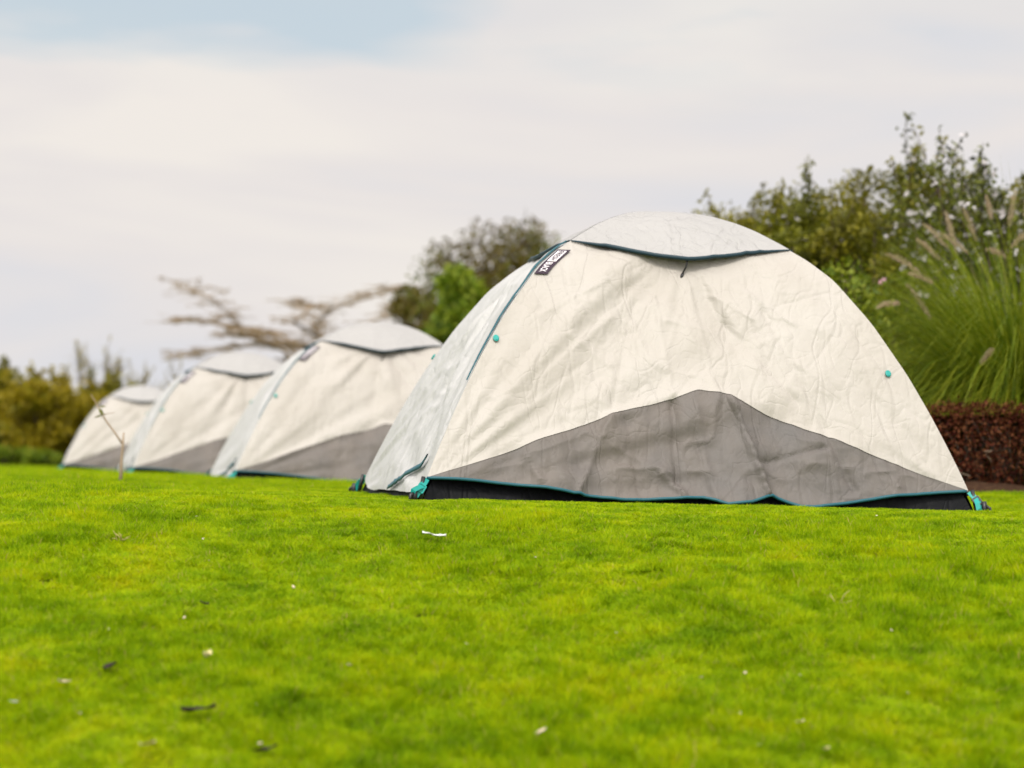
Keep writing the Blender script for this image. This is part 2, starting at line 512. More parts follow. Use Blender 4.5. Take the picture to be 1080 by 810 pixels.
    for fc, pts in pipes:
        mb = MB(); k = len(pts)
        rads = [.003+.0055*min(1, 5*min(i, k-1-i)/k) for i in range(0, k, 2)]
        o2 = np.array([fc.out[0], fc.out[1], -.6])*.006; mb.tube([p+o2 for p in pts[::2]], rads, 6); mb.build('vent_piping', M['pipedark'], cap)
    # toggle cord hanging below the vent
    mid = pipes[0][1][n4//2]
    mb = MB(); mb.tube([mid+np.array([0, 0, -.004]), mid+np.array([-.004, .006, -.035]), mid+np.array([-.02, .012, -.07])], .004, 5)
    mb.tube([mid+np.array([-.018, .011, -.066]), mid+np.array([-.024, .013, -.086])], [.007, .006], 6)
    mb.build('vent_cord', M['plastic'], t)
    # --- zip on the door
    def strip(fc, rs, ss, wds, name, mat, off=.006):
        rs = np.asarray(rs); ss = np.asarray(ss); m = 40
        tt = np.linspace(0, 1, m); kk = np.linspace(0, 1, len(rs))
        r_ = np.interp(tt, kk, rs); s_ = np.interp(tt, kk, ss); w_ = np.interp(tt, kk, wds)
        P0 = fc.at(r_, s_, off); n = fc.normal(r_, s_)
        tg = np.gradient(P0, axis=0); tg /= np.linalg.norm(tg, axis=1, keepdims=True)
        sv = np.cross(tg, n)
        w = (w_*(.75+.5*vn(tt*6, tt*0, fc.seed+4)))[:, None]
        V = np.stack([P0-sv*w/2, P0+sv*w/2+0*n, P0+sv*w/2-n*.005, P0-sv*w/2-n*.005], 1).reshape(-1, 3)
        f = []
        for i in range(m-1):
            for k in range(4):
                k2 = (k+1) % 4; f.append((i*4+k, i*4+k2, i*4+4+k2, i*4+4+k))
        return mesh_obj(name, V, f, mat, t)
    z2 = lambda *zs: [float(rad(z)) for z in zs]
    strip(left, z2(.838, .79, .70, .60, .505, .44, .37), [.955, .95, .955, .955, .965, .975, .985], [.055, .042, .028, .032, .018, .010, .003], 'door_zip', M['piping'], .010)
    strip(left, z2(.135, .10, .06, .028), [.90, .83, .68, .52], [.014, .028, .022, .02], 'door_zip', M['piping'], .016)
    # --- guy line tabs
    for fc, zz, ss in ((front, .505, .012), (left, .50, .06), (front, .437, .955), (back, .437, .5)):
        r0 = float(rad(zz)); p = fc.at(r0, ss, .006); n = fc.normal(np.array(r0), np.array(ss))
        mb = MB(); p = Vector(p); n = Vector(n)
        rot = n.to_track_quat('Z', 'Y').to_matrix()
        ring = [p+rot @ Vector((.009*math.cos(a), .012*math.sin(a), .002)) for a in np.linspace(0, 2*math.pi, 11)]
        mb.tube(ring, .004, 6, False); mb.box(p+n*.003, .014, .018, .006, rot); mb.build('guy_tab', M['teal'], t, False)
    # --- corner straps
    corners = ((front, 0.0, A), (front, 1.0, B), (back, 0.0, C), (back, 1.0, D))
    for k, (fc, ss, cn) in enumerate(corners):
        hp = Vector(fc.at(float(rad(.078/HT)), ss, .006))
        cn = Vector((cn[0], cn[1], 0)); o = Vector((cn.x, cn.y, 0)).normalized()
        g = cn*1.0+o*.022+Vector((0, 0, .016))
        fo = Vector((fc.out[0], fc.out[1], 0)); side = (g-hp).normalized().cross(fo).normalized(); nn = side.cross((g-hp).normalized()).normalized()
        if nn.dot(fo) < 0: nn = -nn
        mb = MB()
        pts = [hp.lerp(g, q)+nn*(.006*math.sin(q*math.pi)) for q in np.linspace(-.05, 1, 7)]
        mb.ribbon(pts, [side]*7, .022, [nn]*7, .004)
        tail = [hp.lerp(g, .45)+nn*.008, hp.lerp(g, .7)+nn*.022+side*.012, hp.lerp(g, .95)+nn*.02+side*.022, hp.lerp(g, 1.05)+nn*.012+side*.016]
        mb.ribbon(tail, [side]*4, .02, [nn]*4, .003)
        st = mb.build('corner_strap', M['teal'], t, False)
        rot = Matrix((side, nn, (g-hp).normalized())).transposed()
        mb = MB(); c = hp.lerp(g, .55)+nn*.006
        for dz in (-.016, 0, .016): mb.box(c+rot @ Vector((0, 0, dz)), .028, .008, .005, rot)
        for dx in (-.0135, .0135): mb.box(c+rot @ Vector((dx, 0, 0)), .005, .0085, .034, rot)
        mb.build('buckle', M['teal'] if k != 1 else M['plastic'], st, False)
        mb = MB(); mb.tube([g+Vector((0, 0, .03))+o*.004, g+o*.008, g-Vector((0, 0, .03))], [.010, .012, .010], 8)
        mb.tube([cn*.985+Vector((0, 0, .09)), cn+Vector((0, 0, .0))], [.008, .010], 8)
        mb.build('pole_foot', M['plastic'], t)
        mb = MB(); h = g+o*.03
        mb.tube([g+o*.012+Vector((0, 0, .012)), g+o*.03+Vector((0, 0, .004)), g+o*.034+Vector((0, 0, -.03))], [.008, .007, .005], 6)
        mb.build('peg', M['plastic'], t)
    # --- sewn label on the front-left pole
    def patch(u, v, off):
        """u along the pole (0 top .. 1 bottom), v across (0 at pole .. 1)"""
        u = np.asarray(u, float); v = np.asarray(v, float)
        zz = .812-.088*u
        r_ = rad(zz)
        W = 2*HA*r_
        s_ = .004+(.054*v)/W
        n = front.normal(r_, s_)
        return front.base(r_, s_)+n*(off+.008)[..., None] if hasattr(off, '__len__') else front.base(r_, s_)+n*(off+.008)
    def rect(u0, u1, v0, v1, off, name, mat, par):
        uu, vv = np.meshgrid(np.linspace(u0, u1, 14), np.linspace(v0, v1, 6), indexing='ij')
        top = patch(uu, vv, off).reshape(-1, 3); bot = patch(uu, vv, off-.003).reshape(-1, 3)
        f = [tuple(q) for q in gridfaces(14, 6)]
        loop = [i*6 for i in range(14)]+[13*6+j for j in range(1, 6)]+[i*6+5 for i in range(12, -1, -1)]+[j for j in range(4, 0, -1)]
        n = len(top)
        for a, b in zip(loop, loop[1:]+loop[:1]): f.append((a, b, n+b, n+a))
        return mesh_obj(name, np.concatenate([top, bot]), f, mat, par, False)
    lab = rect(0, 1, 0, 1, 0, 'sewn_label', M['dark_ink'], t)
    rect(.07, .51, .17, .83, .0022, 'label_box', M['white_ink'], lab)
    for txt, u0, u1, v0, v1, mat, off in (('FRESH', .10, .48, .27, .73, 'dark_ink', .0045), ('BLACK', .57, .94, .24, .76, 'white_ink', .003)):
        v, f = TXT[txt]
        pu = (u0+u1)/2+v[:, 0]*(u1-u0); pv = (v0+v1)/2+v[:, 1]*(v1-v0)
        mesh_obj('lettering', patch(pu, pv, off), f, M[mat], lab, False)
    return t

make_tent(0, 'largest and nearest cream dome tent, its whole grey lower panel and teal hem showing')
make_tent(1, 'second cream dome tent, partly hidden behind the left side of the nearest tent')
make_tent(2, 'third cream dome tent with long diagonal folds, behind the bare leaning sapling')
make_tent(3, 'smallest and farthest cream dome tent, beside the olive hedge')

# ------------------------------------------------------------------ grass
def inside_tent(x, y, pad=-.02):
    m = np.zeros(np.shape(x), bool)
    for (tx, ty, r, _) in TENTS:
        dx, dy = x-tx, y-ty
        u = dx*math.cos(r)+dy*math.sin(r); v = -dx*math.sin(r)+dy*math.cos(r)
        m |= (np.abs(u) < HA+pad) & (np.abs(v) < HB+pad)
    return m

def blades(n, size, lmin, lmax, w, seed, tuft):
    g = np.random.default_rng(seed)
    x = g.uniform(-size/2, size/2, n); y = g.uniform(-size/2, size/2, n)
    tf = vn(x*tuft+50, y*tuft+50, seed)
    L = g.uniform(lmin, lmax, n)*(.6+.8*tf)
    a = vn(x*tuft*.7, y*tuft*.7, seed+1)*12+g.normal(0, 1.2, n)
    lean = np.abs(g.normal(0, .55, n))+.1
    d = np.stack([np.cos(a)*np.sin(lean), np.sin(a)*np.sin(lean), np.cos(lean)], -1)
    tw = g.uniform(0, math.pi, n); sv = np.stack([np.cos(tw), np.sin(tw), 0*tw], -1)*w*g.uniform(.7, 1.3, n)[:, None]/2
    p0 = np.stack([x, y, -.006+0*x], -1)
    p1 = p0+d*L[:, None]*.55
    d2 = d+np.stack([np.cos(a), np.sin(a), -.35+0*a], -1)*g.uniform(.1, .6, n)[:, None]
    d2 /= np.linalg.norm(d2, axis=1, keepdims=True)
    p2 = p1+d2*L[:, None]*.5
    V = np.stack([p0-sv, p0+sv, p1+sv*.85, p1-sv*.85, p2], 1).reshape(-1, 3)
    b = np.arange(n)[:, None]*5
    tri = np.concatenate([b+np.array([[0, 1, 2]]), b+np.array([[0, 2, 3]]), b+np.array([[3, 2, 4]])], 0)
    return V, tri

GM = grassmat()
def grass_field(name, variants, pts, scales, seed, tag_kind='stuff'):
    src = bpy.data.collections.new('grass_clumps')
    for k, (V, f) in enumerate(variants):
        me = bpy.data.meshes.new('grass_clump'); me.vertices.add(len(V)); me.vertices.foreach_set('co', V.astype(np.float32).ravel())
        me.loops.add(len(f)*3); me.loops.foreach_set('vertex_index', f.astype(np.int32).ravel()); me.polygons.add(len(f))
        me.polygons.foreach_set('loop_start', np.arange(0, len(f)*3, 3, dtype=np.int32)); me.polygons.foreach_set('loop_total', np.full(len(f), 3, np.int32))
        me.update(calc_edges=True); me.materials.append(GM)
        src.objects.link(bpy.data.objects.new('grass_clump', me))
    g = np.random.default_rng(seed); n = len(pts)
    me = bpy.data.meshes.new(name); me.vertices.add(n); me.vertices.foreach_set('co', pts.astype(np.float32).ravel())
    e = .05
    gx = (hf(pts[:, 0]+e, pts[:, 1])-hf(pts[:, 0]-e, pts[:, 1]))/(2*e); gy = (hf(pts[:, 0], pts[:, 1]+e)-hf(pts[:, 0], pts[:, 1]-e))/(2*e)
    rz = g.uniform(0, 2*math.pi, n); rot = np.zeros((n, 3))
    for i in range(n):
        nv = Vector((-gx[i], -gy[i], 1)).normalized()
        q = Vector((0, 0, 1)).rotation_difference(nv) @ Euler((0, 0, rz[i])).to_quaternion()
        rot[i] = q.to_euler()
    at_ = me.attributes.new('rot', 'FLOAT_VECTOR', 'POINT'); at_.data.foreach_set('vector', rot.astype(np.float32).ravel())
    at_ = me.attributes.new('scl', 'FLOAT_VECTOR', 'POINT'); at_.data.foreach_set('vector', scales.astype(np.float32).ravel())
    at_ = me.attributes.new('idx', 'INT', 'POINT'); at_.data.foreach_set('value', g.integers(0, len(variants), n).astype(np.int32))
    me.materials.append(GM)
    o = bpy.data.objects.new(name, me); COL.objects.link(o)
    ng = bpy.data.node_groups.new('scatter', 'GeometryNodeTree')
    ng.interface.new_socket('Geometry', in_out='INPUT', socket_type='NodeSocketGeometry')
    ng.interface.new_socket('Geometry', in_out='OUTPUT', socket_type='NodeSocketGeometry')
    N = ng.nodes.new
    gi = N('NodeGroupInput'); go = N('NodeGroupOutput'); ci = N('GeometryNodeCollectionInfo'); ip = N('GeometryNodeInstanceOnPoints')
    ci.inputs['Collection'].default_value = src; ci.inputs['Separate Children'].default_value = True; ci.inputs['Reset Children'].default_value = True
    def attr(nm, ty):
        a = N('GeometryNodeInputNamedAttribute'); a.data_type = ty; a.inputs['Name'].default_value = nm; return a.outputs['Attribute']
    L = ng.links.new
    L(gi.outputs[0], ip.inputs['Points']); L(ci.outputs[0], ip.inputs['Instance'])
    ip.inputs['Pick Instance'].default_value = True
    L(attr('idx', 'INT'), ip.inputs['Instance Index']); L(attr('scl', 'FLOAT_VECTOR'), ip.inputs['Scale'])
    e2r = N('FunctionNodeEulerToRotation'); L(attr('rot', 'FLOAT_VECTOR'), e2r.inputs[0]); L(e2r.outputs[0], ip.inputs['Rotation'])
    L(ip.outputs[0], go.inputs[0])
    md = o.modifiers.new('scatter', 'NODES'); md.node_group = ng
    tag(o, 'short bright yellow green lawn grass covering the ground', 'grass', kind='stuff')
    return o

def scatter(step, y0, y1, halfw, seed, jit=.5):
    g = np.random.default_rng(seed)
    ys = np.arange(y0, y1, step); P = []
    for yy in ys:
        hw = halfw(yy); xs = np.arange(-hw, hw, step)
        P.append(np.stack([xs, np.full(len(xs), yy)], -1))
    P = np.concatenate(P); P += g.uniform(-jit, jit, P.shape)*step
    x, y = P[:, 0], P[:, 1]
    ok = ~inside_tent(x, y)
    ok &= ~((x > .3) & (y > bed_edge(x)-.02))
    P = P[ok]
    return np.concatenate([P, hf(P[:, 0], P[:, 1])[:, None]], -1)

near = [blades(3200, .20, .015, .033, .0024, 40+k, 24) for k in range(7)]
far = [blades(2600, .62, .026, .050, .0045, 60+k, 9) for k in range(5)]
P1 = scatter(.132, 3.5, 13.2, lambda y: min(1.3+.34*y, 4.6), 11, .3)
def tent_gap(x, y):
    best = np.full(len(x), 9.)
    for (tx, ty, r, _) in TENTS:
        dx, dy = x-tx, y-ty
        u = np.abs(dx*math.cos(r)+dy*math.sin(r))-HA; v = np.abs(-dx*math.sin(r)+dy*math.cos(r))-HB
        best = np.minimum(best, np.hypot(np.maximum(u, 0), np.maximum(v, 0)))
    return best
lf = .5+.85*vn(P1[:, 0]*2.3, P1[:, 1]*1.9, 21)+.8*(vn(P1[:, 0]*7.5, P1[:, 1]*5.5, 22)-.5)
lf = np.maximum(lf, .58)*(.42+.58*sstep(tent_gap(P1[:, 0], P1[:, 1]), .1, 1.5))
S1 = np.stack([1+0*lf, 1+0*lf, lf], -1)
grass_field('grass', near, P1, S1, 5)
P2 = scatter(.42, 13.0, 56, lambda y: 2.0+.36*y, 12, .3)
lf = .75+.5*vn(P2[:, 0]*1.3, P2[:, 1]*1.1, 23)
grass_field('grass', far, P2, np.stack([1+0*lf, 1+0*lf, lf], -1), 6)

# ------------------------------------------------------------------ plants
def leaf_mesh(pts, dirs, L, W, g, droop=.15):
    """folded diamond leaves"""
    n = len(pts)
    up = g.normal(0, 1, (n, 3)); up[:, 2] += .9
    s = np.cross(dirs, up); s /= np.linalg.norm(s, axis=1, keepdims=True)+1e-9
    nn = np.cross(s, dirs)
    L = np.asarray(L).reshape(-1, 1)*np.ones((n, 1)); W = np.asarray(W).reshape(-1, 1)*np.ones((n, 1))
    a = pts; b = pts+dirs*L*.45+s*W/2+nn*W*.18; c = pts+dirs*L-nn*L*droop; d = pts+dirs*L*.45-s*W/2+nn*W*.18
    V = np.stack([a, b, c, d], 1).reshape(-1, 3)
    k = np.arange(n)[:, None]*4
    F = np.concatenate([k+np.array([[0, 1, 2]]), k+np.array([[0, 2, 3]])], 0)
    return V, F

def rdirs(g, n, upb=0.):
    d = g.normal(0, 1, (n, 3)); d[:, 2] += upb
    return d/np.linalg.norm(d, axis=1, keepdims=True)

def shrub(name, label, cat, loc, w, d, h, mat, n, leaf, seed, group=None, stems='bark', clumps=26, shoots=0, shoot_h=.5, gap=.55, flower=None, barestems=False):
    g = np.random.default_rng(seed); n = int(n*2.3); clumps = int(clumps*1.6)
    x, y = loc; z0 = float(hf(x, y))
    t = thing(name, (x, y, z0), label, cat, group)
    # clump centres fill an uneven dome
    c = []
    while len(c) < clumps:
        p = g.uniform(-1, 1, 3); p[2] = g.uniform(.06, 1)
        e = (p[0]**2+p[1]**2)**.5
        if e < 1.0 and (e**4*.8+max(0, p[2]-.6)**2*3.2) < 1.0: c.append(p)
    c = np.array(c)*np.array([w/2, d/2, h*.93])
    cr = g.uniform(.15, .27, clumps)*min(w, h*1.3)*.95
    mb = MB()
    tips = []
    for k in range(clumps):
        b = np.array([g.normal(0, w*.05), g.normal(0, d*.05), -.03]); e = c[k]
        m1 = b*.6+e*.4+g.normal(0, .05*w, 3)*np.array([1, 1, .3])
        r0 = .010*h+.004
        mb.tube([b, m1, e], [r0, r0*.65, r0*.3], 5)
        for q in range(3):
            tip = e+rdirs(g, 1, .4)[0]*cr[k]*.95
            mb.tube([e, (e+tip)/2+g.normal(0, .02, 3), tip], [r0*.35, r0*.22, r0*.1], 4, False)
    # upright shoots with their own leaves
    SP = []
    for k in range(shoots):
        a = c[g.integers(0, clumps)]
        b = np.array([a[0], a[1], min(h*.95, a[2]+.1)])
        top = b+np.array([g.normal(0, .10), g.normal(0, .10), g.uniform(.4, 1)*shoot_h])
        mid = (b+top)/2+g.normal(0, .03, 3)
        mb.tube([b, mid, top], [.006, .005, .002], 4)
        m = int(18+40*shoot_h)
        q = g.uniform(0, 1, m)[:, None]
        SP.append(np.where(q < .5, b+(mid-b)*q*2, mid+(top-mid)*(q-.5)*2)+g.normal(0, .02, (m, 3)))
    mb.build('stems', M[stems], t)
    if not barestems:
        # leaves: in shells of the clumps, patchy
        k = g.choice(clumps, n, p=cr**2/np.sum(cr**2))
        dd = rdirs(g, n, .15)
        rr = cr[k]*(g.uniform(.25, 1.08, n)**.6)
        P = c[k]+dd*rr[:, None]*np.array([1, 1, .85])
        pn = vn(P[:, 0]*5/gap*.55+P[:, 2]*3, P[:, 1]*5/gap*.55-P[:, 2]*4, seed)
        P = P[pn > .2]; dd = dd[pn > .2]
        P = P[P[:, 2] > .01] if True else P
        dd = dd[:len(P)]
        if SP: P = np.concatenate([P]+SP); dd = np.concatenate([dd, rdirs(g, len(P)-len(dd), .6)])
        ld = dd*.6+rdirs(g, len(P), .1)*.8; ld /= np.linalg.norm(ld, axis=1, keepdims=True)
        L = leaf*g.uniform(.55, 1.25, len(P))
        V, F = leaf_mesh(P, ld, L, L*g.uniform(.42, .65, len(P)), g)
        mesh_obj('foliage', V, F, mat, t, False)
        if flower:
            fm, nf, fs, zmin = flower
            ok = np.where((P[:, 2] > zmin*h))[0]
            ii = g.choice(ok, min(nf, len(ok)), replace=False)
            PV = []; PF = []; nb = 0
            cen = P[ii]*np.array([1.0, 1.0, 1.0])+np.array([0, -.02, 0])
            fd = rdirs(g, len(ii), .2); fd[:, 1] -= .7; fd /= np.linalg.norm(fd, axis=1, keepdims=True)
            for q in range(5):
                a = 2*math.pi*q/5
                u = np.cross(fd, np.array([0, 0, 1.])); u /= np.linalg.norm(u, axis=1, keepdims=True)+1e-9
                v2 = np.cross(fd, u)
                pd = u*math.cos(a)+v2*math.sin(a)+fd*.35; pd /= np.linalg.norm(pd, axis=1, keepdims=True)
                V, F = leaf_mesh(cen, pd, fs*g.uniform(.4, .65, len(ii)), fs*.42, g, .1)
                PV.append(V); PF.append(F+nb); nb += len(V)
            mesh_obj('blossoms', np.concatenate(PV), np.concatenate(PF), fm, t, False)
    return t

def L4(*cols): return [c+(1,) for c in cols]
M['olive'] = leafmat('olive_hedge_leaves', L4((.05, .055, .004), (.10, .10, .005), (.18, .165, .007), (.30, .27, .015)), .35, posnoise=1.2)
M['deep'] = leafmat('deep_green_leaves', L4((.035, .045, .004), (.075, .085, .005), (.13, .14, .007), (.22, .22, .012)), .35, posnoise=1.5)
M['bright'] = leafmat('bright_green_leaves', L4((.05, .10, .005), (.10, .17, .007), (.16, .23, .009), (.24, .29, .02)), .35)
M['midgreen'] = leafmat('mid_green_leaves', L4((.045, .085, .004), (.09, .14, .006), (.15, .20, .008), (.24, .28, .015)), .35)
M['yellow'] = leafmat('yellow_olive_leaves', L4((.14, .115, .004), (.23, .18, .005), (.32, .245, .006), (.20, .19, .006)), .35, posnoise=.5)
M['brownish'] = leafmat('brown_olive_leaves', L4((.055, .042, .010), (.09, .065, .012), (.13, .10, .012), (.11, .13, .010)), .3, posnoise=.7)
M['flowerleaf'] = leafmat('dark_flowering_leaves', L4((.025, .03, .010), (.05, .055, .012), (.085, .10, .014), (.15, .17, .018)), .3)
M['red'] = leafmat('dark_red_leaves', L4((.022, .004, .002), (.05, .010, .005), (.09, .020, .009), (.15, .055, .022)), .2, .7, .1)
M['fountain'] = leafmat('fountain_grass_blades', L4((.05, .09, .004), (.10, .16, .005), (.17, .24, .008), (.30, .33, .02)), .35, .4)
M['plume'] = leafmat('tan_plume_bristles', L4((.38, .27, .19), (.50, .37, .27), (.62, .49, .37)), .4, .7)
M['white_petal'] = leafmat('white_petals', L4((.62, .58, .58), (.72, .68, .70)), .3)
M['pink_petal'] = leafmat('pink_petals', L4((.65, .32, .42), (.7, .42, .52)), .3)
M['drytwig'] = leafmat('dry_tan_leaves', L4((.20, .14, .07), (.27, .19, .10), (.34, .26, .15)), .35)

# planting bed soil
def bed():
    xs = np.arange(.3, 16, .09); q = np.concatenate([np.linspace(0, 1, 16), np.linspace(1.15, 12, 40)])
    X, Q = np.meshgrid(xs, q, indexing='ij'); Y = bed_edge(X)+Q
    Z = hf(X, Y)+.004+.035*sstep(Q, 0, .3)*(.5+vn(X*6, Y*6, 31))+.03*vn(X*14, Y*14, 32)*sstep(Q, 0, .12)
    m, nt, out = newmat('mulch_soil'); b = principled(nt, (.05, .03, .02, 1), .95, .1)
    tc = nt.nodes.new('ShaderNodeTexCoord'); n = noise(nt, tc.outputs['Object'], 45, 5, .7)
    nt.links.new(ramp(nt, n.outputs[0], [(.3, (.018, .009, .006, 1)), (.55, (.06, .03, .016, 1)), (.75, (.13, .08, .04, 1))]), b.inputs['Base Color'])
    bp = nt.nodes.new('ShaderNodeBump'); bp.inputs['Distance'].default_value = .02; nt.links.new(n.outputs[0], bp.inputs['Height']); nt.links.new(bp.outputs[0], b.inputs['Normal'])
    nt.links.new(b.outputs[0], out.inputs[0])
    tag(mesh_obj('soil_bed', np.stack([X, Y, Z], -1).reshape(-1, 3), gridfaces(len(xs), len(q)), m), kind='structure')
bed()

# low dark red hedge along the bed
def red_hedge():
    g = np.random.default_rng(91)
    x0, x1 = .7, 7.5
    t = thing('low_hedge', ((x0+x1)/2, 11.9, .06), 'low clipped hedge of dark reddish brown leaves below the tall fountain grass', 'hedge')
    n = 46000
    px = g.uniform(x0, x1, n); cx = (x0+x1)/2
    u = g.uniform(0, 1, n); H = .45+.16*(vn(px*2.2, px*0, 4)-.5)+.07*(vn(px*7, px*0, 6)-.5); dep = .85
    fr = u < .62
    zz = np.where(fr, g.uniform(.02, 1, n)*H, H*(1+.0*u)+g.normal(0, .012, n))
    yy = np.where(fr, -.06+.07*((zz/H)-.5)**2*4, g.uniform(0, dep, n))
    yy = yy+.09*(vn(px*6, zz*6, 8)-.5)+.05*(vn(px*17, zz*17, 9)-.5)+bed_edge(px)+.42-11.9
    zz = zz+.04*(vn(px*8, yy*8, 10)-.5)
    P = np.stack([px-cx, yy, zz], -1)+g.normal(0, .012, (n, 3))
    d = rdirs(g, n, .35); d[:, 1] -= .3; d /= np.linalg.norm(d, axis=1, keepdims=True)
    V, F = leaf_mesh(P, d, .024*g.uniform(.6, 1.4, n), .015, g)
    mesh_obj('foliage', V, F, M['red'], t, False)
    mb = MB()
    for k in range(150):
        bx = g.uniform(x0, x1); b = np.array([bx-cx, bed_edge(bx)+.42-11.9+g.uniform(.05, .7), 0.0])
        for q in range(3):
            mb.tube([b, b+np.array([g.normal(0, .05), g.normal(0, .03), .2]), b+np.array([g.normal(0, .12), g.normal(0, .08), .42])], [.006, .004, .002], 4)
    mb.build('stems', M['bark'], t)
    # a few dry pale twigs poking out at the front
    for px_, py_ in ((1046, 488), (1020, 506)):
        p = np.array(at(px_, py_, 11.45))-np.array([cx, 11.9, .06])
        q = [p+np.array([.02*k*g.normal(), -.01*k, .022*k]) for k in range(4)]+[p+np.array([-.05, -.04, .06])]
        mb = MB(); mb.tube(q, .002, 5); mb.build('dry_twig', M['stick'], t)
red_hedge()

def fountain(label, loc, hgt, spread, seed, nb=3600, plumes=()):
    g = np.random.default_rng(seed); x, y = loc; z0 = float(hf(x, y))+.03
    t = thing('fountain_grass', (x, y, z0), label, 'ornamental grass', 'fountain grass clumps in the bed')
    n = nb; K = 8
    a = g.uniform(0, 2*math.pi, n); rad0 = .16*np.sqrt(g.uniform(0, 1, n))
    L = hgt*g.uniform(.75, 1.35, n); th = g.uniform(.03, 1.0, n)**.8*.95       # initial lean
    bend = g.uniform(1.3, 3.0, n)*(.5+th)
    pts = [np.stack([rad0*np.cos(a), rad0*np.sin(a), 0*a], -1)]
    aa = a+g.normal(0, .35, n)
    for k in range(1, K+1):
        ph = th+bend*(k/K)**1.25
        ph = np.minimum(ph, 2.9)
        st = L/K
        h_ = np.sin(ph)*st*spread; v_ = np.cos(ph)*st
        pts.append(pts[-1]+np.stack([h_*np.cos(aa), h_*np.sin(aa), v_], -1))
    P = np.stack(pts, 1)
    P[..., 2] = np.maximum(P[..., 2], .0)
    P[..., 2] = np.where(P[..., 1]+y < 12.75, np.maximum(P[..., 2], .40+.05*vn(P[..., 0]*9, P[..., 1]*9, 3)), P[..., 2])
    sv = np.stack([-np.sin(aa), np.cos(aa), 0*aa], -1)
    tw = g.normal(0, .6, n); sv = sv*np.cos(tw)[:, None]+np.stack([np.cos(aa), np.sin(aa), 0*aa], -1)*np.sin(tw)[:, None]
    w = .0042*g.uniform(.7, 1.2, n)
    prof = np.array([1, 1, 1, .95, .9, .75, .6, .4, .1])
    off = sv[:, None, :]*(w[:, None]*prof[None, :])[..., None]/2
    V = np.stack([P-off, P+off], 2).reshape(-1, 3)         # n,(K+1),2
    b = (np.arange(n)*(K+1)*2)[:, None]+np.arange(K)[None, :]*2
    b = b.ravel()[:, None]
    F = b+np.array([[0, 1, 3, 2]])
    mesh_obj('blades', V, F, M['fountain'], t, False)
    for (dx, dz, dy, ang, ln) in plumes:
        # stalk from the crown to the plume base, then a bristly spindle
        base = np.array([dx, dy, dz]); dr = np.array([math.cos(ang), g.normal(0, .2), math.sin(ang)]); dr /= np.linalg.norm(dr)
        mb = MB()
        root = np.array([dx*.15, dy*.15, .3]); mid = root*.45+base*.55+np.array([-.05*dr[0], 0, .12])
        tip = base+dr*ln+np.array([0, 0, -.25*ln*abs(dr[0])])
        qs = np.linspace(0, 1, 9)[:, None]
        st = (1-qs)**2*root+2*(1-qs)*qs*(mid*2-(root+base)/2)+qs**2*base
        mb.tube(list(st)+[base+dr*ln*.5, tip], .0022, 4); sk = None
        m = 300; q = g.uniform(0, 1, m)
        ctr = base+dr*(q*ln)[:, None]+np.array([0, 0, -.25*ln*abs(dr[0])])*(q**2)[:, None]
        bd = rdirs(g, m); bd = bd-dr*(bd@dr)[:, None]; bd /= np.linalg.norm(bd, axis=1, keepdims=True)
        bd = bd*.75+dr*.7; bd /= np.linalg.norm(bd, axis=1, keepdims=True)
        Lb = .025*(np.sin(np.clip(q*.9+.1, 0, 1)*math.pi)**.6+.25)*g.uniform(.6, 1.3, m)
        Vv, Ff = leaf_mesh(ctr, bd, Lb, .0026, g, 0.)
        pl = mesh_obj('plume', Vv, Ff, M['plume'], t, False)
        mb.build('stalk', M['fountain'], pl)
    return t

fx = at(1084, 400, 12.9)
def plume_at(px, py, px2, py2, Y):
    a = at(px, py, Y); b = at(px2, py2, Y); d = b-a
    return (a.x-fx.x, a.z-float(hf(fx.x, 12.9))-.03, Y-12.9, math.atan2(d.z, d.x), d.length)
PL = [plume_at(*q) for q in ((970, 288, 935, 258, 12.4), (992, 275, 966, 246, 12.5), (1000, 262, 975, 226, 12.7), (1010, 270, 1000, 215, 12.9),
      (1022, 268, 990, 238, 12.5), (1062, 272, 1040, 258, 12.4), (1064, 240, 1070, 200, 12.8), (1046, 232, 1040, 205, 13.0), (1030, 255, 1012, 215, 12.8),
      (950, 320, 925, 318, 12.3), (1034, 385, 1046, 365, 12.0), (1080, 230, 1086, 196, 12.8), (985, 300, 958, 282, 12.4), (1066, 262, 1085, 240, 12.6), (955, 298, 985, 330, 12.5),
      (1110, 230, 1120, 190, 12.8), (1140, 260, 1160, 225, 12.6))]
fountain('tall arching green fountain grass with tan bristly plumes behind the dark red hedge', (fx.x, 12.9), 1.78, .78, 301, 22000, PL)
fountain('smaller fountain grass at the far right end of the bed', (4.6, 13.2), .95, .9, 302, 2200, [(.3, 1.0, -.2, 1.2, .2), (-.3, .95, -.2, 1.9, .2), (.05, 1.1, 0, 1.5, .2)])

HG = 'shrubs of the hedge behind the nearest tent'
def sh(px, pytop, Y, wpx, label, mat, n, leaf, seed, name='hedge_shrub', cat='shrub', depth=1.3, group=HG, **k):
    p = at(px, pytop, Y); z = float(hf(p.x, Y))
    return shrub(name, label, cat, (p.x, Y), wpx*Y/FPX, depth, p.z-z, mat, n, leaf, seed, group, **k)

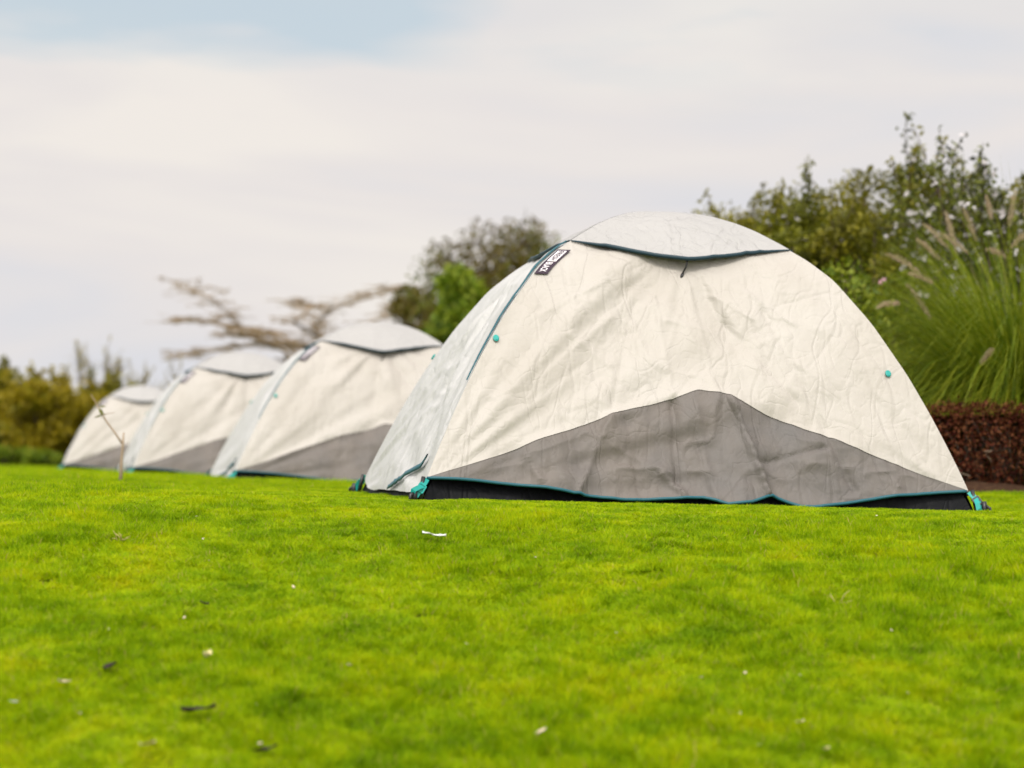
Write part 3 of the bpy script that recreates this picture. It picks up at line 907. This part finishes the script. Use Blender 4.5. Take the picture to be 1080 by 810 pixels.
sh(742, 226, 19.0, 110, 'loose olive shrub whose thin sprig shows just above the top of the nearest tent', M['olive'], 7000, .055, 401, shoots=6, shoot_h=.3)
sh(806, 200, 18.0, 150, 'olive shrub with wispy upright shoots behind the right shoulder of the nearest tent', M['olive'], 9500, .055, 402, shoots=60, shoot_h=.5)
sh(876, 196, 17.0, 160, 'leafy mid green shrub between the wispy olive shrub and the fountain grass', M['deep'], 12000, .055, 403, shoots=44, shoot_h=.45, flower=(M['white_petal'], 40, .05, .5))
sh(950, 192, 16.2, 150, 'dense olive shrub below two tall blurred stems, left of the white flowering shrub', M['olive'], 12000, .05, 404, shoots=34, shoot_h=.55, flower=(M['white_petal'], 40, .05, .5))
sh(1046, 170, 14.6, 185, 'tall dark flowering shrub with many small white blossoms at the right edge', M['flowerleaf'], 7000, .05, 405, name='flowering_shrub', shoots=46, shoot_h=.36, flower=(M['white_petal'], 420, .06, .55), clumps=34, group=None)
sh(915, 275, 14.6, 170, 'low bright green shrub with pink flowers between the nearest tent and the fountain grass', M['midgreen'], 7500, .05, 406, depth=.9, flower=(M['pink_petal'], 9, .075, .3), clumps=30, group=None)
sh(1150, 175, 16.0, 190, 'tall olive shrub beyond the right edge of the fountain grass', M['olive'], 9000, .055, 407, shoots=8)
sh(905, 186, 17.6, 150, 'wispy topped olive shrub at the back of the hedge', M['olive'], 11000, .05, 409, shoots=50, shoot_h=.6)
sh(990, 176, 16.8, 140, 'tall olive shrub filling the gap left of the white flowering shrub', M['deep'], 11000, .05, 410, shoots=44, shoot_h=.5)
sh(770, 205, 18.6, 120, 'low olive shrub between the sprig and the wispy shrub', M['olive'], 9000, .05, 411, shoots=14, shoot_h=.4)
sh(830, 270, 15.6, 130, 'deep green shrub low behind the right slope of the nearest tent', M['deep'], 8000, .055, 408, depth=1.0)
sh(620, 300, 20.5, 190, 'deep green shrub hidden mostly by the nearest tent', M['deep'], 6000, .06, 412)

# trees in the middle distance
def tree(name, label, cat, px, pytop, Y, wpx, mat, n, leaf, seed, bark='bark', crown0=.25, clumps=40, **k):
    g = np.random.default_rng(seed); p = at(px, pytop, Y); z0 = float(hf(p.x, Y)); h = p.z-z0; w = wpx*Y/FPX
    t = thing(name, (p.x, Y, z0), label, cat)
    mb = MB(); r0 = .022*h
    fork = np.array([0, 0, h*crown0*1.2])
    mb.tube([(0, 0, -.1), (g.normal(0, .03*h), 0, h*crown0*.6), fork], [r0*1.25, r0, r0*.8], 9)
    c = []
    while len(c) < clumps:
        q = g.uniform(-1, 1, 3)
        if q@q < 1: c.append(q)
    c = np.array(c)*np.array([w*.42, w*.36, h*(1-crown0)*.42])+np.array([0, 0, h*(crown0+(1-crown0)*.52)])
    cr = g.uniform(.11, .20, clumps)*w
    lb = MB()
    for k in range(clumps):
        e = c[k]; m1 = fork*.5+e*.5+g.normal(0, .04*w, 3)
        lb.tube([fork, m1, e], [r0*.45, r0*.25, r0*.1], 5)
        for q in range(5):
            tip = e+rdirs(g, 1, .3)[0]*cr[k]*1.2; lb.tube([e, (e+tip)/2+g.normal(0, .03, 3), tip], [r0*.1, r0*.07, r0*.03], 4, False)
    tr = mb.build('trunk', M[bark], t); lb.build('limbs', M[bark], t)
    k = g.choice(clumps, n, p=cr**2/np.sum(cr**2)); dd = rdirs(g, n, .1)
    P = c[k]+dd*(cr[k]*g.uniform(.2, 1.15, n)**.6)[:, None]*np.array([1, 1, .8])
    ld = dd*.5+rdirs(g, n, 0); ld /= np.linalg.norm(ld, axis=1, keepdims=True)
    L = leaf*g.uniform(.6, 1.3, n)
    V, F = leaf_mesh(P, ld, L, L*.55, g); mesh_obj('crown', V, F, mat, t, False)
    return t
tree('dark_tree', 'brownish olive round crowned tree rising behind the bright green bush', 'tree', 522, 234, 42, 225, M['brownish'], 22000, .12, 501, crown0=.12, clumps=70)
tree('dark_tree', 'thin brown bush at the left foot of the brownish round tree', 'tree', 442, 285, 44, 80, M['brownish'], 7000, .10, 505, crown0=.1, clumps=26)
tree('bright_bush', 'bright green leafy bush between the second tent and the nearest tent', 'bush', 490, 280, 34, 135, M['bright'], 20000, .12, 502, crown0=.06, clumps=34)
tree('dark_tree', 'small dark tree hidden behind the peak of the nearest tent', 'tree', 640, 255, 45, 130, M['brownish'], 12000, .12, 503, crown0=.15)

def acacia():
    g = np.random.default_rng(77)
    b = at(345, 492, 52); z0 = float(hf(b.x, 52))
    t = thing('bare_acacia', (b.x, 52, z0), 'flat topped bare tan acacia tree spreading above the second and third tents', 'tree')
    mb = MB(); tw = MB(); leaves = []
    mb.tube([(0, 0, -.1), (.1, 0, .8), (.0, 0, 1.6)], [.17, .14, .12], 8)
    def P(px, py, Y): return np.array(at(px, py, Y))-np.array([b.x, 52, z0])
    mains = [[(345, 440), (320, 380), (290, 355), (255, 345), (225, 315), (175, 294)],
             [(345, 440), (300, 370), (255, 350), (215, 338), (180, 340)],
             [(345, 440), (330, 365), (270, 362), (215, 372), (170, 380)],
             [(345, 440), (360, 370), (390, 340), (430, 325), (470, 320)],
             [(345, 440), (350, 370), (330, 345), (350, 325), (410, 308), (435, 306)],
             [(345, 440), (380, 370), (420, 350), (470, 340)],
             [(345, 440), (330, 372), (290, 350), (262, 356), (230, 352)],
             [(345, 440), (345, 360), (310, 340), (330, 322), (300, 318)]]
    for mi, ml in enumerate(mains):
        pts = [P(px, py, 52+g.normal(0, .7)*(k > 0)+(k)*g.normal(0, .25)) for k, (px, py) in enumerate(ml)]
        pts[0] = np.array([0, 0, 1.5])
        m = len(pts)
        mb.tube(pts, list(np.linspace(.065, .012, m)), 6)
        for k in range(1, m):
            for q in range(12):
                f = g.uniform(); p0 = pts[k-1]*(1-f)+pts[k]*f
                dr = np.array([g.choice([-1, 1])*g.uniform(.5, 1), g.normal(0, .6), g.uniform(-.10, .22)])
                ln = g.uniform(.35, 1.1)*(.5+.5*k/m)
                p1 = p0+dr*ln*.5+np.array([0, 0, .05]); p2 = p0+dr*ln
                tw.tube([p0, p1, p2], [.013, .010, .005], 4, False)
                for z in range(4):
                    f2 = g.uniform(.2, 1); s0 = p0*(1-f2)+p2*f2; d2 = np.array([g.normal(0, .8), g.normal(0, .5), g.normal(.05, .12)])
                    s1 = s0+d2*g.uniform(.15, .4); tw.tube([s0, s1], [.009, .004], 3, False)
                    leaves.append(s0+(s1-s0)*g.uniform(0, 1, (3, 1)))
    mb.build('trunk', M['tanbark'], t); tw.build('twigs', M['tanbark'], t)
    Lp = np.concatenate(leaves); d = rdirs(g, len(Lp)); V, F = leaf_mesh(Lp, d, .07, .03, g); mesh_obj('crown', V, F, M['drytwig'], t, False)
acacia()

# left hedge beyond the last tent
LG = 'yellow olive bushes of the far left hedge'
kw = dict(name='hedge_bush', cat='bush', depth=2.0, group=LG, clumps=30, gap=.9, shoots=46, shoot_h=.6)
sh(-70, 392, 43, 130, 'yellow olive bush just beyond the left edge of the hedge', M['yellow'], 6000, .13, 601, **kw)
sh(2, 396, 43.5, 70, 'dark topped olive bush at the left edge of the far hedge', M['olive'], 6500, .12, 602, **kw)
sh(38, 410, 42, 80, 'yellow brown bush in the middle of the far left hedge', M['yellow'], 7000, .12, 603, **kw)
sh(84, 420, 43, 80, 'yellow brown bush touching the farthest tent', M['yellow'], 7000, .12, 604, **kw)
sh(118, 410, 44, 60, 'darker olive bush showing behind the peak of the farthest tent', M['olive'], 5000, .12, 605, **kw)
sh(105, 372, 46, 70, 'thin half bare bush with upright twigs behind the far hedge', M['yellow'], 500, .05, 606, name='twiggy_bush', cat='bush', depth=1.4, group=None, shoots=60, shoot_h=.7)
sh(165, 392, 47, 70, 'bare twiggy bush just right of the farthest tent top', M['yellow'], 400, .05, 607, name='twiggy_bush', cat='bush', depth=1.4, group=None, shoots=50, shoot_h=.6)
sh(12, 475, 40.5, 110, 'low fresh green plants along the foot of the far left hedge', M['bright'], 6000, .10, 608, name='low_bush', cat='bush', depth=.8, group=None, clumps=40)
for k, (px, w_) in enumerate(((210, 110), (290, 120), (370, 120), (430, 90))):
    sh(px, 425+3*k, 48, w_, 'olive bush hidden behind the row of tents', M['olive'], 2500, .14, 620+k, **kw)
for k, px in enumerate((-330, -250, -150)):
    sh(px, 372+8*k, 44, 140, 'yellow olive bush out beyond the left of the hedge', M['yellow'], 2500, .15, 630+k, **kw)

# leaning bare sapling
def sapling():
    g = np.random.default_rng(5)
    b = on_ground(127, 511); Y = b.y
    t = thing('bare_sapling', b, 'thin bare forked sapling stick standing in the lawn before the third tent', 'sapling')
    def P(px, py, dy=0): v = at(px, py, Y+dy)-b; return tuple(v)
    mb = MB(); mb.tube([(0, 0, -.03), P(128, 490), P(129.5, 470), P(130.5, 456)], [.0105, .009, .0075, .004], 7)
    mb.build('stem', M['stick'], t)
    mb = MB(); mb.tube([P(129, 468), P(121, 456, .01), P(112, 444, .02), P(104.5, 431, .02), P(100, 423, .02), P(96, 416, .02)], [.0065, .006, .0055, .005, .003, .002], 6)
    mb.tube([P(108, 437, .02), P(116, 436, 0), P(122, 435, 0)], [.003, .002, .001], 5); mb.build('branch', M['stick'], t)
    p = np.array([P(104, 431), P(106, 434), P(103, 430), P(107, 436)]); d = np.array([[.6, -.3, -.6], [.3, -.5, -.8], [.7, 0, .2], [-.5, -.4, -.5]]); d /= np.linalg.norm(d, axis=1, keepdims=True)
    V, F = leaf_mesh(p, d, .05, .022, g); mesh_obj('leaf', V, F, M['deep'], t, False)
sapling()

# ------------------------------------------------------------------ litter on the lawn
def fallen(name, label, cat, px, py, L, W, mat, rz, curl, seed, lift=.02):
    g = np.random.default_rng(seed); b = on_ground(px, py)
    n, m = 13, 7; u = np.linspace(0, 1, n)[:, None]; v = np.linspace(-1, 1, m)[None, :]
    w = W/2*np.sin(np.clip(u*.93+.05, 0, 1)*math.pi)**.8*(1+.2*(vn(u*5, u*0, seed)-.5))
    X = (u-.5)*L+0*v; Yv = v*w
    Z = lift*.8+curl*.45*((u-.5)**2*4*.5+v**2*.4)*L+.1*L*(vn(u*4, v*2, seed)-.5)
    V = np.stack([X, Yv, Z], -1).reshape(-1, 3); F = gridfaces(n, m)
    bot = V-np.array([0, 0, .0012]); FF = np.concatenate([F, F[:, ::-1]+len(V)])
    o = mesh_obj(name, np.concatenate([V, bot]), FF, mat, None)
    o.location = b; o.rotation_euler = (g.normal(0, .15), g.normal(0, .15), rz)
    tag(o, label, cat, None)
    return o
brown = plain('dead_brown_leaf', (.06, .03, .014, 1), .7, .3, .5, 40); blk = plain('dark_dead_leaf', (.022, .014, .009, 1), .7, .3, .5, 40)
pale = plain('pale_dry_leaf', (.55, .50, .24, 1), .7, .3, .2, 40); white = plain('white_scrap', (.72, .72, .70, 1), .7, .3, .15, 60)
cream = plain('cream_dry_leaf', (.62, .52, .38, 1), .7, .3, .2, 40)
fallen('paper_scrap', 'small white scrap lying on the lawn before the nearest tent', 'litter', 456, 576, .075, .05, white, .2, .1, 1, .045)
fallen('fallen_leaf', 'long dark curled dead leaf near the lower left corner', 'leaf', 210, 762, .080, .026, blk, .25, .35, 2, .034)
fallen('fallen_leaf', 'short dark dead leaf with a pale edge, left of the long pale leaf', 'leaf', 120, 713, .036, .028, blk, .1, .5, 3, .034)
fallen('fallen_leaf', 'upright pale yellow leaf standing in the grass beside the dark hollow', 'leaf', 220, 706, .05, .018, pale, 1.3, .8, 4, .04)
fallen('fallen_leaf', 'dark dead leaf cut by the bottom edge of the photo', 'leaf', 283, 806, .06, .022, blk, .5, .4, 5, .036)
fallen('fallen_leaf', 'small dark leaf alone in the middle left of the lawn', 'leaf', 212, 647, .028, .02, blk, .3, .4, 6, .034)
fallen('fallen_leaf', 'cream curled leaf just left of the short dark leaf', 'leaf', 67, 732, .032, .022, cream, .2, .5, 7, .034)
fallen('fallen_leaf', 'flat cream leaf near the bottom edge left of the dark cut leaf', 'leaf', 157, 799, .036, .016, cream, .0, .2, 8, .036)
fallen('fallen_leaf', 'pale leaf at the bottom edge right of centre', 'leaf', 872, 804, .03, .018, pale, 1.0, .5, 9, .036)
fallen('fallen_leaf', 'tiny cream leaf on the lower right lawn', 'leaf', 846, 774, .022, .018, cream, .4, .4, 10, .034)
fallen('fallen_leaf', 'tiny cream leaf in the lower lawn right of the dark hollow', 'leaf', 367, 714, .02, .014, cream, 1.2, .4, 11, .034)
fallen('fallen_leaf', 'small white petal at the left edge of the lawn', 'leaf', 12, 754, .02, .016, white, .4, .4, 12, .034)
fallen('fallen_leaf', 'brown dry leaf on the lower left of the lawn by the right frame', 'leaf', 575, 783, .03, .016, cream, .1, .3, 13, .034)

straw = plain('straw', (.42, .34, .12, 1), .7)
def flecks():
    g = np.random.default_rng(12); first = None
    n = 0
    while n < 24:
        px, py = g.uniform(5, 1075), 545+260*g.uniform(0, 1)**.8
        rz = g.uniform(0, 6.28)
        if first is None:
            first = fallen('petal', 'tiny pale petal, one of many alike flecked over the lawn', 'petal', px, py, .015, .010, cream, rz, .3, 50, .022)
            first['group'] = 'tiny pale petals on the lawn'
        else:
            c = first.copy(); COL.objects.link(c); c.location = on_ground(px, py); c.rotation_euler = (g.normal(0, .4), g.normal(0, .4), rz)
            k = g.uniform(.4, .8); c.scale = (k, k, 1)
        n += 1
flecks()
def tuft(px, py, seed, label, n=16, L=.055):
    g = np.random.default_rng(seed); b = on_ground(px, py); mb = MB()
    for k in range(n):
        a = g.uniform(0, 6.28); l = L*g.uniform(.4, 1); ln = g.uniform(.2, 1.2)
        d = Vector((math.cos(a)*math.sin(ln), math.sin(a)*math.sin(ln), math.cos(ln)))
        p0 = Vector((g.normal(0, .008), g.normal(0, .008), 0)); mb.tube([p0, p0+d*l*.6, p0+d*l+Vector((0, 0, -.2*l))], [.0014, .0012, .0006], 4)
    o = mb.build('dry_tuft', straw, None); o.location = b; tag(o, label, 'grass tuft')
tuft(128, 574, 1, 'dry straw coloured grass tuft below the leaning sapling')
tuft(885, 640, 3, 'few long dry grass stalks lying on the right lawn', 5, .07)

# ------------------------------------------------------------------ light and sky
SUN_EL, SUN_AZ = 50, 186          # azimuth clockwise from +Y
sd_ = Vector((math.sin(R(SUN_AZ))*math.cos(R(SUN_EL)), math.cos(R(SUN_AZ))*math.cos(R(SUN_EL)), math.sin(R(SUN_EL))))
sl = bpy.data.lights.new('sun', 'SUN'); sl.energy = 1.6; sl.angle = R(12); sl.color = (1, .945, .87)
so = bpy.data.objects.new('sun', sl); COL.objects.link(so); so.rotation_euler = sd_.to_track_quat('Z', 'Y').to_euler()
w = bpy.data.worlds.new('World'); scene.world = w; w.use_nodes = True
nt = w.node_tree; nt.nodes.clear()
out = nt.nodes.new('ShaderNodeOutputWorld'); bg = nt.nodes.new('ShaderNodeBackground'); bg.inputs[1].default_value = .1
sky = nt.nodes.new('ShaderNodeTexSky'); sky.sky_type = 'NISHITA'; sky.sun_disc = False
sky.sun_elevation = R(SUN_EL); sky.sun_rotation = R(SUN_AZ)
tc = nt.nodes.new('ShaderNodeTexCoord'); dirv = tc.outputs['Generated']
mp = nt.nodes.new('ShaderNodeMapping'); mp.inputs['Scale'].default_value = (1, 1, 5.5); nt.links.new(dirv, mp.inputs['Vector'])
sep = nt.nodes.new('ShaderNodeSeparateXYZ'); nt.links.new(dirv, sep.inputs[0])
n1 = noise(nt, mp.outputs[0], 3.2, 4, .5, .3); n2 = noise(nt, mp.outputs[0], 7, 4, .55)
# cloud tone: greyish and pinkish veils
ctone = ramp(nt, maprange(nt, n1.outputs[0], .35, .65), [(0, (5.15, 5.15, 5.4, 1)), (.5, (5.75, 5.45, 5.33, 1)), (1, (6.2, 5.85, 5.5, 1))])
# gap of blue between the veils, higher up towards the left
el = sep.outputs[2]; xx = sep.outputs[0]
nz = math_(nt, 'MULTIPLY', math_(nt, 'SUBTRACT', n2.outputs[0], .5), .05)
up_ = maprange(nt, math_(nt, 'ADD', el, nz), .186, .205)
lf_ = maprange(nt, math_(nt, 'ADD', xx, math_(nt, 'MULTIPLY', nz, 2)), .0, -.06)
gap = math_(nt, 'MULTIPLY', math_(nt, 'MULTIPLY', up_, maprange(nt, el, .32, .25)), lf_)
wisps = math_(nt, 'MULTIPLY', math_(nt, 'MULTIPLY', maprange(nt, n2.outputs[0], .52, .66), maprange(nt, el, .5, .3)), maprange(nt, el, .16, .22))
gap = math_(nt, 'MAXIMUM', gap, math_(nt, 'MULTIPLY', wisps, .45))
gap = math_(nt, 'MAXIMUM', gap, math_(nt, 'MULTIPLY', math_(nt, 'MULTIPLY', maprange(nt, el, .17, .24), maprange(nt, el, .4, .3)), .25))
# unseen cloud brightened round the hidden sun, added for soft directional light
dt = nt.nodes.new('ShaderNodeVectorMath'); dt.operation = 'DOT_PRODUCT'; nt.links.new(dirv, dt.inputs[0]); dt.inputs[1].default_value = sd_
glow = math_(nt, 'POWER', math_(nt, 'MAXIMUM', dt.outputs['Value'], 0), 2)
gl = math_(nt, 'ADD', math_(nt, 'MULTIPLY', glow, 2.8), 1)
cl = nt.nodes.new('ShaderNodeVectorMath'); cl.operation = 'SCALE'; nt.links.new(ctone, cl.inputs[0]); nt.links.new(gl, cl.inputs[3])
blue = mixc(nt, .85, sky.outputs[0], (3.7, 4.55, 5.0, 1))
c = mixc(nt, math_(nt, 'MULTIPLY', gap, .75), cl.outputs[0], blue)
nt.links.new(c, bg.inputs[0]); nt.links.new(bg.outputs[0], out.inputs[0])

vs = scene.view_settings
vs.view_transform = 'Standard'; vs.look = 'None'; vs.exposure = 0.5; vs.gamma = 1; vs.use_curve_mapping = False
scene.cycles.use_denoising = True
scene.cycles.max_bounces = 7; scene.cycles.diffuse_bounces = 4; scene.cycles.transmission_bounces = 4
